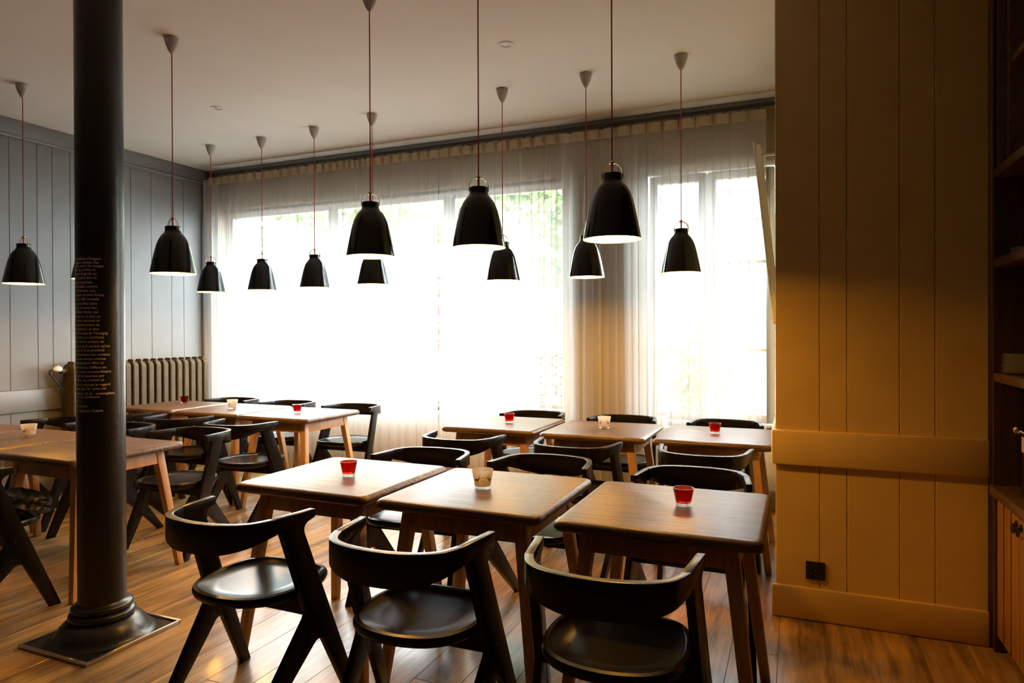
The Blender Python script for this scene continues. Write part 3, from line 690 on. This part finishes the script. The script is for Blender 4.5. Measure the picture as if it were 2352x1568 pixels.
# ------------------------------------------------------------------ radiator
YR0, YR1, RT = 3.86, 5.33, 1.15
rad = thing('cast_iron_radiator', 'old bronze cast-iron column radiator along the grey panelled wall', 'radiator', (-5.90, YR0, 0))
ns = 18; pit = (YR1 - YR0) / ns
def section():
    mb = MB(); ol = []
    pts = fillet([(-0.075, 0.10), (0.075, 0.10), (0.075, 1.13), (-0.075, 1.13)], [0.03, 0.03, 0.05, 0.05], 5)
    for u, hw in ((-1, 0.012), (-0.62, 0.026), (0, 0.031), (0.62, 0.026), (1, 0.012)): pass
    sec = [(-0.50, 0.90), (-0.36, 1.0), (0.36, 1.0), (0.50, 0.90)]; k = len(pts)
    for yy, sc in sec: mb.v += [(a * sc, yy * pit * 0.74, 0.615 + (b - 0.615) * (1 - (1 - sc) * 0.12)) for a, b in pts]
    for r in range(len(sec) - 1):
        for i in range(k): j = (i + 1) % k; mb.f.append((r * k + i, r * k + j, (r + 1) * k + j, (r + 1) * k + i))
    mb.f.append(tuple(reversed(range(k)))); mb.f.append(tuple((len(sec) - 1) * k + i for i in range(k)))
    # hub joints and scalloped crown
    for z in (0.17, 1.06): mb.prism([(0.04 * math.cos(a), -pit * 0.5, z + 0.04 * math.sin(a)) for a in [2 * PI * q / 10 for q in range(10)]], [(0.04 * math.cos(a), pit * 0.5, z + 0.04 * math.sin(a)) for a in [2 * PI * q / 10 for q in range(10)]])
    mb.prism([(-0.05, -0.012, 1.12), (0.05, -0.012, 1.12), (0.05, 0.012, 1.12), (-0.05, 0.012, 1.12)], [(-0.03, -0.006, RT), (0.03, -0.006, RT), (0.03, 0.006, RT), (-0.03, 0.006, RT)])
    return mb.mesh('radiator_section', 'radiator', bevel=0.0)
sm = section()
for k in range(ns): obj('radiator_section', sm, rad, (0, (k + 0.5) * pit, 0))
for y_ in (pit * 0.5, YR1 - YR0 - pit * 0.5):
    for x_ in (-0.045, 0.045): MB().prism([(x_ - 0.012, y_ - 0.012, 0), (x_ + 0.012, y_ - 0.012, 0), (x_ + 0.012, y_ + 0.012, 0), (x_ - 0.012, y_ + 0.012, 0)], [(x_ - 0.02, y_ - 0.02, 0.12), (x_ + 0.02, y_ - 0.02, 0.12), (x_ + 0.02, y_ + 0.02, 0.12), (x_ - 0.02, y_ + 0.02, 0.12)]).build('radiator_foot', 'radiator', rad)
vv = MB().tube([(0, 0.01, 1.07), (0, -0.05, 1.07), (0, -0.06, 1.07)], [0.026, 0.026, 0.018], 12).build('valve_body', 'radiator', rad)
MB().tube([(0.0, -0.055, 1.075), (0.02, -0.075, 1.09), (0.03, -0.095, 1.095), (0.035, -0.125, 1.092), (0.036, -0.14, 1.088)], [0.012, 0.024, 0.028, 0.02, 0.007], 14).build('valve_handle', 'wax', vv)
MB().tube([(0.036, -0.14, 1.088), (0.034, -0.165, 1.08), (0.03, -0.165, 1.06), (0.02, -0.10, 0.98), (0.0, -0.05, 0.92), (-0.01, -0.03, 0.60), (-0.01, -0.03, 0.0)], 0.007, 8).build('valve_pipe', 'black_plastic', rad)

# ------------------------------------------------------------------ ceiling spots, socket
for x_, y_, lb in ((-1.676, 3.83, 'small round flush ceiling fitting above the open-floor row'), (-4.262, 3.993, 'small round flush ceiling fitting above the radiator row')):
    t = thing('ceiling_fitting', lb, 'ceiling light', (x_, y_, ZC), 0, 'flush ceiling fittings')
    MB().lathe([(0.030, -0.003), (0.045, -0.006), (0.050, -0.003), (0.050, 0.0), (0.028, 0.0)], 32, close=True).build('ring', 'trimw', t, angle=50)
    MB().lathe([(0, -0.004), (0.026, -0.002), (0.029, -0.0005)], 24).build('lens', 'plate', t)
sx, sz = 0.079, 0.238
sk = thing('wall_socket', 'square black wall socket low on the ochre pier', 'socket', (sx, YP, sz))
sk.rotation_euler = (0, 0, 0)
MB().box(-0.043, 0.043, -0.011, -0.0005, -0.043, 0.043).build('cover_plate', 'black_plastic', sk, bevel=0.003)
rg = MB().lathe([(0.020, 0), (0.020, 0.003), (0.017, 0.003), (0.017, -0.004), (0, -0.004)], 24).build('socket_well', 'black_plastic', sk)
rg.matrix_local = Matrix.Translation((0, -0.011, 0)) @ Matrix.Rotation(PI / 2, 4, 'X')
MB().tube([(0, -0.008, 0.006), (0, -0.016, 0.006)], 0.0022, 8).build('earth_pin', 'chrome', sk)

# ------------------------------------------------------------------ tilted panel on the pier's window side
tp = thing('tilted_panel', 'white-backed framed panel leaning off the pier high beside the two-sash window', 'picture', (PX1 - 0.006, 4.96, 1.45))
tilt = math.atan2(0.128, 1.24); Rt = Matrix.Rotation(-tilt, 4, 'Y')
def tilted(mb, name, m, parent=tp, bevel=0.003):
    o = mb.build(name, m, parent, bevel=bevel); o.matrix_local = Rt; return o
tilted(MB().box(-0.026, -0.012, 0.021, 0.279, 0.051, 1.199), 'picture_board', 'trimw')
for a in ((-0.036, 0.0, -0.03, 0.02, 0, 1.25), (-0.036, 0.0, 0.28, 0.33, 0, 1.25), (-0.036, 0.0, 0.02, 0.28, 0, 0.05), (-0.036, 0.0, 0.02, 0.28, 1.20, 1.25)):
    tilted(MB().box(*a), 'picture_frame', 'trimw')
tilted(MB().box(-0.048, -0.0365, -0.03, 0.33, -0.005, 1.268), 'frame_lip', 'trimw')
MB().box(-0.155, 0.012, 0.02, 0.045, 1.17, 1.185).build('bracket', 'steel', tp)

# ------------------------------------------------------------------ shelf wall: base cabinet, worktop, dresser
XS = 0.785
cab = thing('base_cabinet', 'honey pine base cabinet with plank doors and iron ring pulls by the pier', 'cabinet', (XS, 2.2, 0))
CL = 3.488 - 2.2
MB().box(0.03, 0.46, 0, CL, 0.06, 0.675).build('carcass', 'darkwood', cab, bevel=0.002)
MB().box(0.05, 0.44, 0.0, CL, 0.0, 0.06).build('plinth', 'darkwood', cab)
MB().box(0.0, 0.03, CL - 0.035, CL, 0.0, 0.675).build('corner_post', 'darkwood', cab, bevel=0.002)
dw = (CL - 0.04) / 4
for k in range(4):
    a = CL - 0.04 - (k + 1) * dw; d = thing('x', 'x', 'x') if False else MB().box(0.008, 0.028, a + 0.003, a + dw - 0.003, 0.075, 0.67).build('door', 'pine', cab, bevel=0.002)
    for q in range(1, 3): MB().box(0.0055, 0.0085, a + dw * q / 3 - 0.0015, a + dw * q / 3 + 0.0015, 0.08, 0.665).build('plank_joint', 'darkwood', d, smooth=False)
    hy = a + 0.03 if k % 2 == 0 else a + dw - 0.03
    MB().lathe([(0, 0), (0.016, 0), (0.013, 0.006), (0.006, 0.008), (0, 0.012)], 16).build('pull_rose', 'iron', d).matrix_local = Matrix.Translation((0.008, hy, 0.63)) @ Matrix.Rotation(-PI / 2, 4, 'Y')
    MB().tube([(-0.006, hy + 0.017 * math.sin(2 * PI * q / 16), 0.614 + 0.017 * math.cos(2 * PI * q / 16)) for q in range(17)], 0.0035, 6, False).build('ring_pull', 'iron', d)
tag(MB().box(XS - 0.012, XS + 0.47, 2.2, 3.488, 0.6755, 0.720).build('worktop', 'darkshelf', bevel=0.004), 'brown wooden worktop on the pine base cabinet', 'worktop')
dr = thing('dresser_shelves', 'tall dark wooden shelf unit standing on the pine cabinet top', 'shelf', (XS, 2.2, 0.7205))
DZ = ZC - 0.7205 - 0.01
MB().box(0.0, 0.44, CL - 0.022, CL, 0, DZ).build('end_panel', 'darkwood', dr)
MB().box(0.0, 0.44, 0, 0.022, 0, DZ).build('end_panel', 'darkwood', dr)
MB().box(0.44, 0.455, 0, CL, 0, DZ).build('back_panel', 'darkwood', dr)
for z in (1.169, 1.663, 2.05, 3.10):
    MB().box(0.0, 0.44, 0.022, CL - 0.022, z - 0.7205, z - 0.7205 + 0.038).build('shelf_board', 'darkshelf', dr, bevel=0.003)
for y_ in (CL - 0.085, CL - 0.235): MB().box(0.0, 0.44, y_ - 0.011, y_ + 0.011, 2.088 - 0.7205, 3.10 - 0.7205).build('upright', 'darkshelf', dr, bevel=0.002)
MB().box(0.01, 0.44, CL - 0.074, CL - 0.022, 2.34 - 0.7205, 2.365 - 0.7205).build('shelf_board', 'darkshelf', dr)
MB().box(0.01, 0.44, 0.022, CL - 0.246, 2.46 - 0.7205, 2.49 - 0.7205).build('shelf_board', 'darkshelf', dr)
MB().box(0.01, 0.44, CL - 0.224, CL - 0.096, 2.86 - 0.7205, 2.885 - 0.7205).build('shelf_board', 'darkshelf', dr)
def plate_mesh(r): return MB().lathe([(0, 0.001), (r * 0.62, 0.0), (r * 0.68, 0.002), (r * 0.97, 0.0075), (r, 0.009), (r * 0.985, 0.0095), (r * 0.68, 0.005), (r * 0.6, 0.0035), (0, 0.0035)], 40).mesh('plate', 'plate', angle=50)
ORD = ['bottom of', 'second from the bottom of', 'third from the bottom of', 'fourth from the bottom of', 'fifth from the bottom of', 'fifth from the top of', 'fourth from the top of', 'third from the top of', 'second from the top of', 'top of']
pm = plate_mesh(0.092); pz = 1.2075
for k in range(10):
    o = obj('plate', pm, None, (0.884 + random.uniform(-0.0015, 0.0015), 3.37 + random.uniform(-0.0015, 0.0015), pz + 0.0083 * k))
    tag(o, 'white plate, ' + ORD[k] + ' the tall stack on the lowest dresser shelf', 'plate', 'stacked white plates')
pm2 = plate_mesh(0.105)
for k, (lb, dz, ti) in enumerate((('white dish at the bottom of the short pile on the second dresser shelf', 0.0, 0), ('white dish in the middle of the short pile on the second dresser shelf', 0.009, 0), ('white dish topping the short pile on the second dresser shelf', 0.018, 0))):
    o = obj('plate', pm2, None, (0.915, 3.34 - 0.008 * k, 1.7012 + dz)); tag(o, lb, 'plate', 'white dishes on the second shelf')
ap = thing('small_appliance', 'small dark appliance with pale front and a chrome ball handle on the worktop', 'appliance', (0.93, 3.18, 0.7205))
MB().box(-0.10, 0.10, -0.12, 0.07, 0, 0.20).build('housing', 'black_plastic', ap, bevel=0.006)
MB().box(-0.104, -0.1005, -0.11, 0.06, 0.185, 0.245).build('front_panel', 'wax', ap)
MB().box(-0.10, 0.10, -0.12, 0.07, 0.2005, 0.255).build('lid', 'black_plastic', ap, bevel=0.006)
MB().tube([(-0.09, 0.0, 0.256), (-0.115, 0.04, 0.27)], 0.005, 8).build('lever', 'chrome', ap)
MB().lathe([(0.016 * math.sin(PI * k / 12), 0.016 - 0.016 * math.cos(PI * k / 12)) for k in range(13)], 20, (-0.120, 0.05, 0.256)).build('ball_handle', 'chrome', ap)
ck = MB(); NX = 8
for i in range(NX + 1):
    for j in range(2): ck.v.append((-0.004 * math.sin(i * 1.3), -0.05 + 0.10 * i / NX, j * 0.09))
for i in range(NX): ck.f.append((i * 2, i * 2 + 2, i * 2 + 3, i * 2 + 1))
co = ck.build('checked_cloth', 'check'); co.location = (XS - 0.006, 3.33, 2.81); sd = co.modifiers.new('thickness', 'SOLIDIFY'); sd.thickness = 0.003
tag(co, 'red and white checked cloth hanging from a high dresser shelf', 'cloth')

# ------------------------------------------------------------------ jacket on the chair
bmj = bmesh.new(); bmesh.ops.create_icosphere(bmj, subdivisions=5, radius=1)
from mathutils import noise
for v in bmj.verts:
    p = v.co.copy(); r = 1 + 0.22 * noise.noise(p * 1.7) + 0.10 * noise.noise(p * 4.1) + 0.045 * abs(math.sin(p.x * 9 + 2 * noise.noise(p * 3)))
    q = Vector((p.x * 0.125 * r, p.y * 0.100 * r, p.z * 0.072 * r)); q.z = max(q.z, -0.045) + 0.045
    q.z *= 1.0 + 0.45 * max(0, -p.x); v.co = q
mej = bpy.data.meshes.new('quilted_jacket'); bmj.to_mesh(mej); bmj.free(); mej.materials.append(MT['jacket'])
mej.polygons.foreach_set('use_smooth', [True] * len(mej.polygons))
jk = thing('quilted_jacket', 'crumpled dark quilted jacket lying on a chair seat', 'jacket', (-3.70, 2.205, 0.4575))
obj('padded_shell', mej, jk)
MB().tube([(0.10, 0.02, 0.05), (0.15, 0.03, 0.045), (0.17, 0.035, 0.02)], 0.005, 8).build('drawcord', 'black_plastic', jk)

# ------------------------------------------------------------------ sill lanterns
def lantern(x_, y_, z_, label, hh=0.16, m='wax'):
    t = thing('lantern', label, 'lantern', (x_, y_, z_), 0, 'lanterns on the window sills')
    MB().lathe([(0, 0), (0.05, 0), (0.052, 0.006), (0.048, 0.012), (0.045, hh * 0.75), (0.03, hh * 0.88), (0.03, hh), (0, hh)], 24).build('body', m, t, angle=50)
    MB().lathe([(0.031, hh - 0.004), (0.040, hh - 0.002), (0.040, hh + 0.012), (0.0, hh + 0.014)], 24).build('lid', 'rail', t)
    MB().tube([(0.045 * math.cos(a), 0, hh + 0.12 * math.sin(a)) for a in [PI * k / 14 for k in range(15)]], 0.002, 6).build('handle', 'rail', t)
lantern(-1.03, YW + 0.0, W2[2] + 0.0005, 'small dark-lidded lantern on the sill of the two-sash window', 0.10)
lantern(-4.95, YW + 0.035, W1[2] + 0.0005, 'small lantern on the sill of the big window, near the corner', 0.16)

# ------------------------------------------------------------------ outdoors
tag(MB().box(-30, 20, YW + 0.25, 40, -0.55, -0.45).build('street_paving', 'street', smooth=False), 'pale paved ground outside the windows', 'ground')['kind'] = 'structure'
tag(MB().box(-14, 8, YW + 0.25, YW + 4.2, -0.449, -0.40).build('added_dark_ground', 'dark_ground', smooth=False), 'unseen dark ground slab added outside the windows to dim the ceiling', 'added ground')['kind'] = 'structure'  # unseen dark slab, added to cut ground bounce onto the ceiling near the windows
def house(x0, x1, y, h, label, n):
    t = thing('house', label, 'building', ((x0 + x1) / 2, y, -0.45)); W_ = (x1 - x0) / 2
    MB().box(-W_, W_, 0, 6, 0, h).build('wall', 'facade', t, smooth=False)
    MB().prism([(-W_ - 0.6, -0.9, h), (W_ + 0.6, -0.9, h), (W_ + 0.6, 6.9, h), (-W_ - 0.6, 6.9, h)], [(-W_ - 0.6, 2.8, h + 2.2), (W_ + 0.6, 2.8, h + 2.2), (W_ + 0.6, 3.2, h + 2.2), (-W_ - 0.6, 3.2, h + 2.2)]).build('roof', 'roof', t, smooth=False)
    for k in range(n):
        for z in (1.0, 3.6):
            xx = -W_ + (k + 0.5) * 2 * W_ / n
            f = MB().box(xx - 0.55, xx + 0.55, -0.06, 0.02, z, z + 1.4).build('window_frame', 'trimw', t, smooth=False)
            for s_ in (-1, 1):
                MB().box(xx + s_ * 0.26 - 0.22, xx + s_ * 0.26 + 0.22, -0.075, -0.061, z + 0.08, z + 1.32).build('pane', 'dglass', f, smooth=False)
    MB().box(-W_ * 0.9, W_ * 0.9, -0.9, 0, 3.1, 3.2).build('balcony_floor', 'bark', t, smooth=False)
    for k in range(24): xx = -W_ * 0.9 + 1.8 * W_ * k / 23; MB().box(xx - 0.04, xx + 0.04, -0.9, -0.86, 3.2, 4.1).build('baluster', 'bark', t, smooth=False)
    MB().box(-W_ * 0.9, W_ * 0.9, -0.94, -0.84, 4.1, 4.18).build('balcony_rail', 'bark', t, smooth=False)
house(-7.5, 1.0, 15.0, 5.6, 'pale house with a wooden balcony across the street', 5)
def foliage(name, label, cat, loc, rx, rz_, zc, n, m, trunk=True, ls=0.16, seed=1):
    rnd = random.Random(seed); t = thing(name, label, cat, loc)
    mb = MB()
    for _ in range(n):
        d = Vector((rnd.gauss(0, 1), rnd.gauss(0, 1), rnd.gauss(0, 1))).normalized() * rnd.uniform(0.45, 1) ; p = Vector((d.x * rx, d.y * rx, zc + d.z * rz_))
        a = Vector((rnd.gauss(0, 1), rnd.gauss(0, 1), rnd.gauss(0, 1))).normalized(); b = a.orthogonal().normalized(); s_ = ls * rnd.uniform(0.6, 1.3); k = len(mb.v)
        mb.v += [tuple(p - a * s_), tuple(p + b * s_ * 0.45), tuple(p + a * s_), tuple(p - b * s_ * 0.45)]; mb.f.append((k, k + 1, k + 2, k + 3))
    me = bpy.data.meshes.new('foliage'); me.from_pydata(mb.v, [], mb.f); me.materials.append(MT[m]); f = obj('foliage', me, t); f['kind'] = 'stuff'
    if trunk: MB().tube([(0, 0, 0), (0.05, 0, zc * 0.6), (0, 0.05, zc + rz_ * 0.4)], [0.16, 0.12, 0.05], 10).build('trunk', 'bark', t)
    else: MB().tube([(0, 0, 0), (0, 0, zc)], [0.04, 0.02], 8).build('stem', 'bark', t)
foliage('leafy_tree', 'leafy green tree outside the middle of the big window', 'tree', (-4.6, 11.5, -0.45), 2.0, 1.7, 4.2, 2600, 'leaf', seed=4)
foliage('leafy_tree', 'leafy green tree outside near the corner of the big window', 'tree', (-9.5, 12.5, -0.45), 1.9, 1.6, 3.9, 2200, 'leaf', seed=8)
foliage('red_shrub', 'red flowering shrub outside the big window, near the corner', 'shrub', (-6.6, 10.6, -0.45), 1.2, 0.8, 2.2, 1600, 'redleaf', False, 0.10, 5)
foliage('conifer_shrub', 'small green shrub outside the two-sash window', 'shrub', (-1.1, 8.6, -0.40), 0.35, 0.75, 1.1, 900, 'leaf', False, 0.08, 6)
wp = thing('firewood_stack', 'stack of split firewood outside the big window', 'firewood', (-3.3, 9.0, -0.40))
lm = MB().tube([(0, -0.22, 0), (0, 0.22, 0)], 0.075, 7).mesh('log', 'logend', angle=30)
for r in range(12):
    for k in range(14): o = obj('log', lm, wp, (-1.0 + 0.15 * k + (0.075 if r % 2 else 0), random.uniform(-0.03, 0.03), 0.075 + 0.131 * r)); o.rotation_euler = (0, random.uniform(0, 6), 0)
